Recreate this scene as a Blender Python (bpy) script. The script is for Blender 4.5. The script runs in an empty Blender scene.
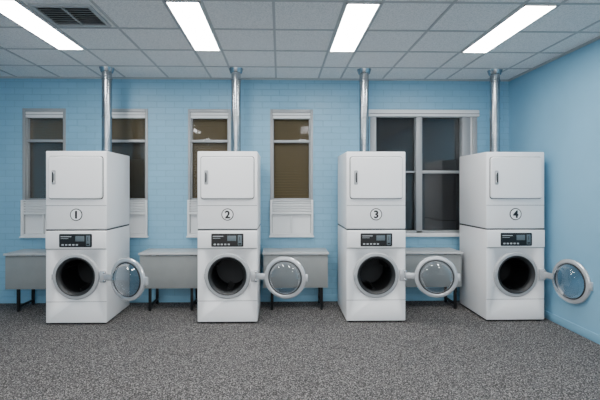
import bpy, bmesh, math
from mathutils import Vector, Matrix
S = bpy.context.scene
COL = S.collection

# ---------------------------------------------------------------- materials
def mat(name, col, rough=0.5, metal=0.0, **kw):
    m = bpy.data.materials.new(name); m.use_nodes = True
    b = m.node_tree.nodes['Principled BSDF']
    b.inputs['Base Color'].default_value = (*col, 1)
    b.inputs['Roughness'].default_value = rough
    b.inputs['Metallic'].default_value = metal
    for k, v in kw.items():
        b.inputs[k.replace('_', ' ')].default_value = v
    return m
def s2l(r, g, b):
    f = lambda c: (c/255/12.92) if c/255 <= .04045 else ((c/255+.055)/1.055)**2.4
    return (f(r), f(g), f(b))
def N(m, t, **kw):
    n = m.node_tree.nodes.new(t)
    for k, v in kw.items(): setattr(n, k, v)
    return n
def L(m, a, b): m.node_tree.links.new(a, b)
def bsdf(m): return m.node_tree.nodes['Principled BSDF']
def objco(m):
    return N(m, 'ShaderNodeTexCoord').outputs['Object']
def add_noise_color(m, c1, c2, scale, lo=.35, hi=.65, detail=3, bump=0):
    co = objco(m); n = N(m, 'ShaderNodeTexNoise'); L(m, co, n.inputs['Vector'])
    n.inputs['Scale'].default_value = scale; n.inputs['Detail'].default_value = detail
    r = N(m, 'ShaderNodeValToRGB'); L(m, n.outputs['Fac'], r.inputs['Fac'])
    r.color_ramp.elements[0].position = lo; r.color_ramp.elements[0].color = (*c1, 1)
    r.color_ramp.elements[1].position = hi; r.color_ramp.elements[1].color = (*c2, 1)
    L(m, r.outputs['Color'], bsdf(m).inputs['Base Color'])
    if bump:
        b = N(m, 'ShaderNodeBump'); b.inputs['Strength'].default_value = bump; b.inputs['Distance'].default_value = .01
        L(m, n.outputs['Fac'], b.inputs['Height']); L(m, b.outputs['Normal'], bsdf(m).inputs['Normal'])
    return r

BLUE = s2l(128, 178, 205)
m_wall = mat('blue_paint', BLUE, .5)
add_noise_color(m_wall, tuple(c*.97 for c in BLUE), tuple(min(1, c*1.02) for c in BLUE), 3, bump=.04)
m_brick = mat('blue_painted_brick', BLUE, .4)
def brick():
    m = m_brick
    co = objco(m); sep = N(m, 'ShaderNodeSeparateXYZ'); cmb = N(m, 'ShaderNodeCombineXYZ')
    L(m, co, sep.inputs[0]); L(m, sep.outputs['X'], cmb.inputs['X']); L(m, sep.outputs['Z'], cmb.inputs['Y'])
    bt = N(m, 'ShaderNodeTexBrick'); L(m, cmb.outputs[0], bt.inputs['Vector'])
    bt.inputs['Scale'].default_value = 1
    bt.inputs['Brick Width'].default_value = .24; bt.inputs['Row Height'].default_value = .086
    bt.inputs['Mortar Size'].default_value = .005; bt.inputs['Mortar Smooth'].default_value = .5
    bt.inputs['Color1'].default_value = (*BLUE, 1)
    bt.inputs['Color2'].default_value = (*[c*.95 for c in BLUE], 1)
    bt.inputs['Mortar'].default_value = (*[c*.82 for c in BLUE], 1)
    L(m, bt.outputs['Color'], bsdf(m).inputs['Base Color'])
    inv = N(m, 'ShaderNodeMath', operation='SUBTRACT'); inv.inputs[0].default_value = 1
    L(m, bt.outputs['Fac'], inv.inputs[1])
    nz = N(m, 'ShaderNodeTexNoise'); nz.inputs['Scale'].default_value = 30; L(m, co, nz.inputs['Vector'])
    ad = N(m, 'ShaderNodeMath', operation='MULTIPLY_ADD'); L(m, nz.outputs['Fac'], ad.inputs[0]); ad.inputs[1].default_value = .35
    L(m, inv.outputs[0], ad.inputs[2])
    b = N(m, 'ShaderNodeBump'); b.inputs['Strength'].default_value = .55; b.inputs['Distance'].default_value = .006
    L(m, ad.outputs[0], b.inputs['Height']); L(m, b.outputs['Normal'], bsdf(m).inputs['Normal'])
brick()

m_carpet = mat('speckled_carpet', (.1, .1, .1), .95)
def carpet():
    m = m_carpet; co = objco(m)
    n1 = N(m, 'ShaderNodeTexNoise'); n1.inputs['Scale'].default_value = 95; n1.inputs['Detail'].default_value = 2; n1.inputs['Roughness'].default_value = .6
    L(m, co, n1.inputs['Vector'])
    v = N(m, 'ShaderNodeTexVoronoi'); v.inputs['Scale'].default_value = 120; L(m, co, v.inputs['Vector'])
    bw = N(m, 'ShaderNodeSeparateColor'); L(m, v.outputs['Color'], bw.inputs[0])
    mx = N(m, 'ShaderNodeMath', operation='MULTIPLY_ADD'); L(m, bw.outputs[0], mx.inputs[0]); mx.inputs[1].default_value = .34
    L(m, n1.outputs['Fac'], mx.inputs[2])
    r = N(m, 'ShaderNodeValToRGB'); L(m, mx.outputs[0], r.inputs['Fac'])
    e = r.color_ramp.elements
    e[0].position = .46; e[0].color = (*s2l(34, 32, 32), 1)
    e[1].position = .90; e[1].color = (*s2l(158, 154, 152), 1)
    k = e.new(.70); k.color = (*s2l(71, 69, 69), 1)
    L(m, r.outputs['Color'], bsdf(m).inputs['Base Color'])
    b = N(m, 'ShaderNodeBump'); b.inputs['Strength'].default_value = .2; b.inputs['Distance'].default_value = .004
    L(m, n1.outputs['Fac'], b.inputs['Height']); L(m, b.outputs['Normal'], bsdf(m).inputs['Normal'])
carpet()
m_ceil = mat('acoustic_tile', s2l(225, 226, 226), .9)
add_noise_color(m_ceil, s2l(212, 214, 215), s2l(235, 236, 236), 90, .4, .55)
m_tbar = mat('ceiling_tbar', s2l(172, 175, 177), .5)
m_white = mat('white_enamel', s2l(238, 238, 239), .28)
m_white2 = mat('white_door_enamel', s2l(241, 241, 242), .25)
m_trim = mat('window_white', s2l(222, 225, 227), .45)
m_alu = mat('window_aluminium', s2l(152, 156, 159), .4, .2)
m_seam = mat('seam_dark', s2l(50, 52, 54), .6)
m_black = mat('black_plastic', s2l(12, 12, 13), .3)
m_gasket = mat('rubber_gasket', s2l(40, 42, 44), .5)
m_ring = mat('grey_plastic_ring', s2l(165, 168, 171), .3)
m_dring = mat('door_ring_silver', s2l(200, 203, 206), .22, .45)
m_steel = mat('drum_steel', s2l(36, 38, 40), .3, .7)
m_chrome = mat('chrome', s2l(215, 218, 220), .15, .95)
m_duct = mat('galvanised_duct', s2l(168, 174, 178), .22, .95)
add_noise_color(m_duct, s2l(158, 164, 168), s2l(180, 185, 189), 8)
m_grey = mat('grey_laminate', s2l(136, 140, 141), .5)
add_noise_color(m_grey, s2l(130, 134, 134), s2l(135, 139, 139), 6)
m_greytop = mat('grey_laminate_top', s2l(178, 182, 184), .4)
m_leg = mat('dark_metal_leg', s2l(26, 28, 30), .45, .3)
m_disp = mat('control_display', s2l(96, 108, 114), .3)
m_btn = mat('control_button', s2l(180, 184, 187), .4)
def blindmat(name, a, b_):
    m = mat(name, a, .7); co = objco(m)
    w = N(m, 'ShaderNodeTexWave', bands_direction='Z'); w.inputs['Scale'].default_value = 14; w.inputs['Distortion'].default_value = .3
    L(m, co, w.inputs['Vector'])
    r = N(m, 'ShaderNodeValToRGB'); L(m, w.outputs['Fac'], r.inputs['Fac'])
    r.color_ramp.elements[0].color = (*a, 1); r.color_ramp.elements[1].color = (*b_, 1)
    L(m, r.outputs['Color'], bsdf(m).inputs['Base Color'])
    return m
m_blind = blindmat('brown_blind', s2l(84, 70, 42), s2l(118, 99, 62))
m_blind3 = blindmat('dark_brown_blind', s2l(58, 51, 38), s2l(80, 70, 51))
m_blind2 = mat('charcoal_blind', s2l(42, 40, 39), .7)
m_emit = mat('light_diffuser', (1, 1, 1), .5)
bsdf(m_emit).inputs['Emission Color'].default_value = (1, .985, .96, 1)
bsdf(m_emit).inputs['Emission Strength'].default_value = 38
m_glass = mat('clear_glass', (.95, .97, .98), .03)
def glassmat():
    m = m_glass; nt = m.node_tree; out = [n for n in nt.nodes if n.type == 'OUTPUT_MATERIAL'][0]
    t = N(m, 'ShaderNodeBsdfTransparent'); t.inputs[0].default_value = (.9, .92, .94, 1)
    g = N(m, 'ShaderNodeBsdfGlossy'); g.inputs['Roughness'].default_value = .05
    f = N(m, 'ShaderNodeLayerWeight'); f.inputs['Blend'].default_value = .3
    x = N(m, 'ShaderNodeMixShader'); L(m, f.outputs['Facing'], x.inputs[0]); L(m, t.outputs[0], x.inputs[1]); L(m, g.outputs[0], x.inputs[2])
    L(m, x.outputs[0], out.inputs['Surface'])
glassmat()

# ---------------------------------------------------------------- mesh helpers
def finish(name, bm, material, parent=None, loc=(0, 0, 0), smooth=False):
    me = bpy.data.meshes.new(name); bm.normal_update(); bm.to_mesh(me); bm.free()
    me.materials.append(material)
    if smooth:
        for p in me.polygons: p.use_smooth = True
        try: me.set_sharp_from_angle(angle=math.radians(35))
        except Exception: pass
    o = bpy.data.objects.new(name, me); COL.objects.link(o); o.location = loc
    if parent: o.parent = parent
    return o
def bm_box(bm, x0, x1, y0, y1, z0, z1, bevel=0, seg=2):
    t = bmesh.new()
    r = bmesh.ops.create_cube(t, size=1)
    for v in t.verts:
        v.co = Vector(((x0+x1)/2+v.co.x*(x1-x0), (y0+y1)/2+v.co.y*(y1-y0), (z0+z1)/2+v.co.z*(z1-z0)))
    if bevel:
        bmesh.ops.bevel(t, geom=t.edges[:], offset=bevel, segments=seg, profile=.5, affect='EDGES')
    me = bpy.data.meshes.new('tmp'); t.to_mesh(me); t.free(); bm.from_mesh(me); bpy.data.meshes.remove(me)
def box(name, x0, x1, y0, y1, z0, z1, m, parent=None, bevel=0, seg=2):
    bm = bmesh.new(); bm_box(bm, x0, x1, y0, y1, z0, z1, bevel, seg)
    return finish(name, bm, m, parent, smooth=bevel > 0)
def boxes(name, lst, m, parent=None, bevel=0):
    bm = bmesh.new()
    for b in lst: bm_box(bm, *b, bevel)
    return finish(name, bm, m, parent, smooth=bevel > 0)
def lathe(name, prof, m, parent=None, axis='Y', c=(0, 0, 0), seg=64):
    """prof: (radius, height) ; closed caps where radius==0"""
    bm = bmesh.new(); rings = []
    for r, h in prof:
        ring = []
        if r == 0:
            p = (0, h, 0) if axis == 'Y' else (0, 0, h)
            v = bm.verts.new(Vector(p)+Vector(c)); ring = [v]*seg
        else:
            for i in range(seg):
                a = 2*math.pi*i/seg
                p = (r*math.cos(a), h, r*math.sin(a)) if axis == 'Y' else (r*math.cos(a), r*math.sin(a), h)
                ring.append(bm.verts.new(Vector(p)+Vector(c)))
        rings.append(ring)
    for A, B in zip(rings, rings[1:]):
        for i in range(seg):
            j = (i+1) % seg
            vs = []
            for v in (A[i], A[j], B[j], B[i]):
                if v not in vs: vs.append(v)
            if len(vs) > 2:
                try: bm.faces.new(vs)
                except ValueError: pass
    bmesh.ops.recalc_face_normals(bm, faces=bm.faces[:])
    return finish(name, bm, m, parent, smooth=True)
def rounded_panel(name, x0, x1, z0, z1, y0, y1, rad, m, parent, bevel=.006):
    bm = bmesh.new(); pts = []
    for cx, cz, a0 in ((x1-rad, z1-rad, 0), (x0+rad, z1-rad, 90), (x0+rad, z0+rad, 180), (x1-rad, z0+rad, 270)):
        for k in range(7):
            a = math.radians(a0+k*15); pts.append((cx+rad*math.cos(a), cz+rad*math.sin(a)))
    f0 = [bm.verts.new((x, y0+bevel, z)) for x, z in pts]
    cxm, czm = (x0+x1)/2, (z0+z1)/2
    sx = 1-2*bevel/(x1-x0); sz = 1-2*bevel/(z1-z0)
    f1 = [bm.verts.new((cxm+(x-cxm)*sx, y0, czm+(z-czm)*sz)) for x, z in pts]
    bk = [bm.verts.new((x, y1, z)) for x, z in pts]
    n = len(pts)
    for i in range(n):
        j = (i+1) % n
        bm.faces.new((f0[i], f0[j], f1[j], f1[i])); bm.faces.new((bk[i], bk[j], f0[j], f0[i]))
    bm.faces.new(f1); bm.faces.new(bk[::-1])
    bmesh.ops.recalc_face_normals(bm, faces=bm.faces[:])
    return finish(name, bm, m, parent, smooth=True)
def empty(name, loc, parent=None):
    e = bpy.data.objects.new(name, None); e.empty_display_size = .1; e.location = loc
    COL.objects.link(e)
    if parent: e.parent = parent
    return e

# ---------------------------------------------------------------- room
XL, XR, YB, YF, H = -4.7, 3.20, 5.65, -2.7, 3.07
box('floor', XL-.1, XR+.1, YF-.1, YB+.25, -.1, 0, m_carpet)
box('ceiling', XL-.1, XR+.1, YF-.1, YB+.25, H, H+.1, m_ceil)
box('wall_right', XR, XR+.1, YF-.1, YB, 0, H, m_wall)
box('wall_left', XL-.1, XL, YF-.1, YB, 0, H, m_wall)
Z0w, Z1w = .91, 2.645
wins = [(-3.49, -2.91), (-2.38, -1.80), (-1.257, -.67), (-.133, .459), (1.25, 2.747)]
def back_wall():
    bm = bmesh.new(); D = .2
    xs = sorted({XL, XR, *[a for w in wins for a in w]}); zs = [0, Z0w, Z1w, H]
    for i in range(len(xs)-1):
        for j in range(3):
            hole = j == 1 and any(abs(xs[i]-w[0]) < 1e-6 for w in wins)
            if hole: continue
            bm_box(bm, xs[i], xs[i+1], YB, YB+D, zs[j], zs[j+1])
    finish('wall_back', bm, m_brick)
back_wall()
box('dark_backing', XL, XR, YB+.2, YB+.24, 0, H, m_black)  # unseen black backing sheet, keeps the window openings dark
# skirting
box('baseboard_back', XL, XR-.001, YB-.014, YB, 0, .09, m_wall, bevel=.003)
box('baseboard_right', XR-.014, XR, YF, YB-.015, 0, .09, m_wall, bevel=.003)

# ceiling grid: light bays .28 wide, tiles .593 wide
lx = [-3.716, -2.25, -.784, .682, 2.148]
hw = .14
gl = []
for c in lx:
    for x in (c-hw-.012, c+hw+.012, c+.733):
        if XL < x < XR: gl.append((x-.012, x+.012, YF, YB, H-.006, H))
y = 5.1
while y > YF:
    gl.append((XL, XR, y-.012, y+.012, H-.0065, H)); y -= .6
gl += [(XL, XR, YB-.03, YB, H-.02, H), (XR-.03, XR, YF, YB, H-.02, H)]
boxes('ceiling_grid', gl, m_tbar)
for y0 in (3.3, .3, -2.1):
    for c in lx[1:]:
        e = empty('ceiling_light_panel', (c, y0+.6, H))
        boxes('frame', [(-hw, -hw+.012, -.588, .588, -.015, 0), (hw-.012, hw, -.588, .588, -.015, 0),
                        (-hw, hw, -.588, -.576, -.015, 0), (-hw, hw, .576, .588, -.015, 0)], m_trim, e)
        box('diffuser', -hw+.012, hw-.012, -.576, .576, -.010, -.002, m_emit, e)
# ceiling air vent
def air_vent():
    e = empty('ceiling_air_vent', (-1.81, 3.62, H)); a, b = .25, .22
    boxes('vent_frame', [(-a, a, -b, -b+.03, -.018, 0), (-a, a, b-.03, b, -.018, 0), (-a, -a+.03, -b+.03, b-.03, -.018, 0), (a-.03, a, -b+.03, b-.03, -.018, 0),
                         (-.008, .008, -b+.03, b-.03, -.016, 0)], m_tbar, e)
    box('vent_shade_sheet', -a+.03, a-.03, -b+.03, b-.03, -.003, -.001, m_black, e)  # flat black sheet, paints in the dark behind the blades
    bm = bmesh.new()
    for k in range(8):
        yy = -b+.05+k*.045
        t = bmesh.new(); bmesh.ops.create_cube(t, size=1)
        bmesh.ops.transform(t, verts=t.verts, matrix=Matrix.Translation((0, yy, -.010)) @ Matrix.Rotation(math.radians(35), 4, 'X') @ Matrix.Diagonal((2*a-.06, .020, .002, 1)))
        me = bpy.data.meshes.new('t'); t.to_mesh(me); t.free(); bm.from_mesh(me); bpy.data.meshes.remove(me)
    finish('vent_blades', bm, m_tbar, e)
air_vent()

# ---------------------------------------------------------------- windows
def small_window(i, x0, x1, style):
    e = empty('window_%d' % i, ((x0+x1)/2, YB, 0)); w = (x1-x0)/2
    zl = 1.40; f = .035
    boxes('frame', [(-w, -w+f, -.012, .09, Z0w, Z1w), (w-f, w, -.012, .09, Z0w, Z1w), (-w+f, w-f, -.012, .09, Z1w-.045, Z1w),
                    (-w+f, w-f, .02, .09, zl-.02, zl+.02), (-w+f, w-f, .015, .08, 2.19, 2.225),
                    (-w+f, w-f, -.012, .09, Z0w, Z0w+.03)], m_alu, e, .003)
    boxes('sash', [(-w+f, -w+f+.016, .03, .08, zl+.02, Z1w-.045), (w-f-.016, w-f, .03, .08, zl+.02, Z1w-.045)], m_alu, e)
    box('blind_headbox', -w+f, w-f, .0, .07, Z1w-.125, Z1w-.045, m_trim, e, .008)
    boxes('headbox_lines', [(-w+f, w-f, -.003, .01, Z1w-.085, Z1w-.08)], m_seam, e)
    box('glass', -w+f, w-f, .085, .09, zl+.02, 2.6, m_glass, e)
    if style == 'brown':
        box('blind', -w+f, w-f, .10, .105, zl, 2.6, m_blind, e)
    else:
        box('blind', -w+f, w-f, .10, .105, 2.2, 2.6, m_blind, e)
        box('blind_lower', -w+f, w-f, .11, .115, zl, 2.2, m_blind3, e)
    # white ventilator cabinet that fills the foot of the opening
    boxes('vent_louvres', [(-w+.028, w-.028, -.035, .05, 1.245+k*.036, 1.245+k*.036+.024) for k in range(4)], m_trim, e, .003)
    box('vent_back', -w+.01, w-.01, .0, .08, Z0w+.03, zl-.01, m_trim, e)
    boxes('vent_cabinet', [(-w, -w+.028, -.05, .0, Z0w, zl), (w-.028, w, -.05, .0, Z0w, zl), (-w+.028, w-.028, -.05, .0, 1.205, 1.235),
                           (-w+.028, w-.028, -.05, .0, zl-.012, zl), (-w+.028, w-.028, -.05, .0, Z0w, Z0w+.03),
                           (-.008, .008, -.04, .0, Z0w+.03, 1.205)], m_trim, e, .003)
    box('sill', -w-.01, w+.01, -.065, -.001, Z0w-.02, Z0w-.001, m_trim, e, .004)
styles = ['mix', 'mix', 'brown', 'brown']
for i in range(4): small_window(i+1, *wins[i], styles[i])
def big_window():
    x0, x1 = wins[4]; e = empty('window_5', (x0, YB, 0)); W = x1-x0
    a = [(0, .085), (.642, .726), (1.287, 1.40), (1.44, W)]
    fr = [(p, q, -.012, .09, Z0w, 2.55) for p, q in a]
    fr += [(0, W, -.012, .09, Z0w, Z0w+.06)]
    fr += [(.085, .642, .01, .08, 1.775, 1.80), (.726, 1.287, .005, .08, 1.765, 1.805)]
    boxes('frame', fr, m_alu, e, .004)
    box('blind_headbox', -.02, W+.02, -.04, .09, 2.55, Z1w, m_trim, e, .012)
    boxes('headbox_lines', [(-.015, W+.015, -.043, -.038, 2.585, 2.592)], m_seam, e)
    box('side_channel', 1.40, 1.44, .02, .09, Z0w, 2.55, m_trim, e)
    box('glass', .085, 1.287, .09, .094, Z0w+.06, 2.55, m_glass, e)
    box('blind', .085, 1.30, .12, .125, Z0w+.06, 2.55, m_blind2, e)
    box('sill', -.01, W+.01, -.05, -.0125, Z0w-.02, Z0w+.03, m_trim, e, .004)
big_window()

# ---------------------------------------------------------------- tables
def table(x0, x1, legs):
    e = empty('side_table', (x0, 5.2, 0)); W = x1-x0; D = .42
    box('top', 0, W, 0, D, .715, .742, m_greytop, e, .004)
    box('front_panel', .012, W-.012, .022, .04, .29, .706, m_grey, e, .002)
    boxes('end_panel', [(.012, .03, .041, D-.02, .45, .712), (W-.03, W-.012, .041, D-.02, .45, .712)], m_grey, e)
    ll = []
    for l in legs:
        for yy in (.042, D-.07):
            ll.append((l-x0-.016, l-x0+.016, yy, yy+.032, 0, .71))
    boxes('legs', ll, m_leg, e, .003)
    boxes('foot_rail', [(l-x0-.01, l-x0+.01, .072, D-.072, .05, .075) for l in legs], m_leg, e)
table(-3.455, -2.70, (-3.30, -2.80))
table(-1.78, -.98, (-1.65, -1.12))
table(-.22, .627, (-.10, .538))
table(1.50, 2.35, (1.60, 2.27))

# ---------------------------------------------------------------- machines
def cut_hole(o, r, cz, depth):
    bm = bmesh.new()
    bmesh.ops.create_cone(bm, cap_ends=True, segments=64, radius1=r, radius2=r, depth=depth*2,
                          matrix=Matrix.Translation((0, 0, cz)) @ Matrix.Rotation(math.pi/2, 4, 'X'))
    c = finish('cutter', bm, m_black)
    mod = o.modifiers.new('hole', 'BOOLEAN'); mod.operation = 'DIFFERENCE'; mod.object = c; mod.solver = 'EXACT'
    bpy.context.view_layer.update()
    dg = bpy.context.evaluated_depsgraph_get()
    me = bpy.data.meshes.new_from_object(o.evaluated_get(dg))
    o.modifiers.clear(); o.data = me; bpy.data.objects.remove(c)

def stack(cx, num, door_ang, tilt=0):
    Y = 4.73; W = .345; D = .72; e = empty('stacked_washer_dryer', (cx, Y, 0)); pz = .553
    # washer
    o = box('washer_body', -W, W, 0, D, .02, 1.076, m_white, None, .012, 3)
    cut_hole(o, .212, pz, .46); o.parent = e
    boxes('feet', [(sx*.29-.025, sx*.29+.025, yy, yy+.05, 0, .022) for sx in (-1, 1) for yy in (.04, D-.1)], m_black, e)
    box('control_fascia', -W+.004, W-.004, -.014, .02, .87, 1.07, m_white2, e, .008, 3)
    boxes('seams', [(-W+.003, W-.003, -.0015, .01, .8615, .866), (-W+.003, W-.003, -.0015, .01, .262, .2655),
                    (-W+.004, W-.004, .004, D-.01, 1.072, 1.09), (-W+.003, W-.003, -.0015, .01, 1.359, 1.363)], m_seam, e)
    # control panel
    rounded_panel('control_panel', -.185, .185, .888, 1.040, -.02, -.01, .012, m_black, e, .003)
    box('display', .0, .10, -.0225, -.018, .955, 1.015, m_disp, e, .001)
    boxes('label_strip', [(-.165, -.045, -.0215, -.018, 1.005, 1.013), (-.165, -.08, -.0215, -.018, .985, .989)], m_btn, e)
    bm = bmesh.new()
    for k in range(5):
        bm_box(bm, -.155+k*.04, -.131+k*.04, -.0235, -.018, .908, .924, .002)
    finish('buttons', bm, m_btn, e)
    box('coin_slot_plate', .12, .165, -.0235, -.018, .905, 1.02, m_disp, e, .002)
    boxes('coin_slots', [(.139, .145, -.025, -.02, .96, 1.005), (.127, .158, -.025, -.02, .915, .93)], m_black, e)
    # porthole ring, gasket and drum
    c = (0, 0, pz)
    lathe('porthole_ring', [(.212, .01), (.214, -.012), (.225, -.022), (.25, -.020), (.262, -.010), (.266, .004)], m_ring, e, 'Y', c)
    lathe('gasket', [(.222, -.0225), (.214, -.026), (.206, -.018), (.192, -.004), (.186, .02), (.19, .05), (.205, .07), (.2115, .07)], m_gasket, e, 'Y', c)
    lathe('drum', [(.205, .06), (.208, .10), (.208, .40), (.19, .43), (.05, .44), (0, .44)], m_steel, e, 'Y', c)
    bm = bmesh.new()
    for k in range(3):
        a = math.radians(30+120*k)
        t = bmesh.new(); bmesh.ops.create_cone(t, cap_ends=True, segments=3, radius1=.045, radius2=.035, depth=.28,
            matrix=Matrix.Translation((.192*math.cos(a), .26, pz+.192*math.sin(a))) @ Matrix.Rotation(-a, 4, 'Y') @ Matrix.Rotation(math.pi/2, 4, 'X'))
        me = bpy.data.meshes.new('t'); t.to_mesh(me); t.free(); bm.from_mesh(me); bpy.data.meshes.remove(me)
    finish('drum_lifters', bm, m_steel, e)
    # latch strike + hinge block
    box('latch_strike', -.262, -.236, -.034, -.015, pz-.03, pz+.03, m_ring, e, .004)
    box('hinge_block', .272, .334, -.028, .004, pz-.065, pz+.065, m_dring, e, .006)
    boxes('hinge_barrels', [(.318, .345, -.046, -.02, pz+.035, pz+.062), (.318, .345, -.046, -.02, pz-.062, pz-.035)], m_chrome, e, .005)
    # door (origin = hinge axis, closed it reaches to -X)
    d = empty('washer_door', (.335, -.034, pz), e); d.rotation_euler = (0, 0, math.radians(door_ang))
    R = .335; cc = (-R, 0, 0)
    lathe('door_ring', [(.190, -.012), (.195, -.026), (.217, -.024), (.236, -.010), (.238, .008), (.230, .018), (.205, .022), (.193, .016), (.190, -.012)], m_dring, d, 'Y', cc)
    lathe('door_seal', [(.192, .014), (.190, .024), (.184, .026), (.180, .016)], m_gasket, d, 'Y', cc)
    lathe('door_bowl', [(.184, .020), (.178, .03), (.166, .06), (.150, .085), (.12, .10), (.07, .108), (0, .110)], m_glass, d, 'Y', cc)
    lathe('door_window', [(.192, -.014), (.12, -.022), (0, -.026)], m_glass, d, 'Y', cc)
    boxes('door_hinge_arm', [(-.115, .008, -.010, .012, -.034, .034), (-.008, .01, -.012, .012, -.06, .06)], m_dring, d, .005)
    box('door_handle', -R-.260, -R-.224, -.03, .014, -.045, .045, m_dring, d, .009)
    # dryer
    box('dryer_body', -W, W, 0, D, 1.088, 1.984, m_white, e, .012, 3)
    rounded_panel('dryer_door_gasket', -.308, .308, 1.434, 1.927, -.006, .004, .03, m_seam, e, .002)
    rounded_panel('dryer_door', -.301, .301, 1.441, 1.920, -.028, -.004, .028, m_white2, e, .008)
    rounded_panel('dryer_handle_recess', -.262, -.215, 1.60, 1.765, -.032, -.026, .015, m_ring, e, .003)
    box('dryer_handle', -.247, -.231, -.055, -.046, 1.625, 1.74, m_gasket, e, .004)
    boxes('dryer_handle_posts', [(-.247, -.231, -.048, -.03, 1.625, 1.645), (-.247, -.231, -.048, -.03, 1.72, 1.74)], m_white2, e)
    # number badge
    c = (0, 0, 1.257)
    lathe('badge_border', [(0, -.003), (.070, -.003), (.071, .001)], m_black, e, 'Y', c, 48)
    lathe('badge_face', [(0, -.0042), (.060, -.0042), (.0605, -.002)], m_white2, e, 'Y', c, 48)
    g = empty('badge_number', (0, -.0056, 1.257), e); g.rotation_euler = (math.pi/2, 0, 0)
    # bold digit: the same outline laid down with slight shifts
    for k, (dx, dz) in enumerate(((0, 0), (-.004, 0), (.004, 0), (0, .003), (0, -.003))):
        cu = bpy.data.curves.new('digit', 'FONT'); cu.body = str(num); cu.size = .120; cu.align_x = 'CENTER'
        cu.extrude = .0008; cu.offset = .0014; cu.materials.append(m_black)
        t = bpy.data.objects.new('digit', cu); COL.objects.link(t); t.parent = g
        t.location = (dx, dz-.041, k*.00004)

def duct(x, y):
    e = empty('exhaust_duct', (x, y, 0)); r = .060
    prof = [(r, 1.984)]
    for zz in (2.02, 2.45, 2.93):
        prof += [(r, zz-.012), (r+.006, zz-.008), (r+.006, zz+.008), (r, zz+.012)]
    prof += [(r, H-.001)]
    lathe('pipe', prof, m_duct, e, 'Z', (0, 0, 0), 40)
    lathe('ceiling_collar', [(r, H-.06), (r+.012, H-.055), (r+.03, H-.01), (r+.032, H)], m_duct, e, 'Z', (0, 0, 0), 40)
    box('seam', -.004, .004, -r-.003, -r+.004, 1.984, H-.03, m_duct, e)

for cx, n, a, dx in ((-2.32, 1, 157, -2.17), (-.60, 2, 167, -.552), (1.117, 3, 168, 1.074), (2.755, 4, 100, 2.76)):
    stack(cx, n, a); duct(dx, 5.2)

# ---------------------------------------------------------------- world + camera
w = bpy.data.worlds.new('World'); S.world = w; w.use_nodes = True
w.node_tree.nodes['Background'].inputs[0].default_value = (.97, .98, 1, 1)
w.node_tree.nodes['Background'].inputs[1].default_value = 1.8
cam = bpy.data.cameras.new('camera'); co = bpy.data.objects.new('camera', cam); COL.objects.link(co)
co.location = (0, 0, 1.557); co.rotation_euler = (math.pi/2, 0, math.radians(-1.3))
cam.sensor_width = 36; cam.lens = 24.6; cam.shift_x = .0183; cam.shift_y = -.0193
S.camera = co
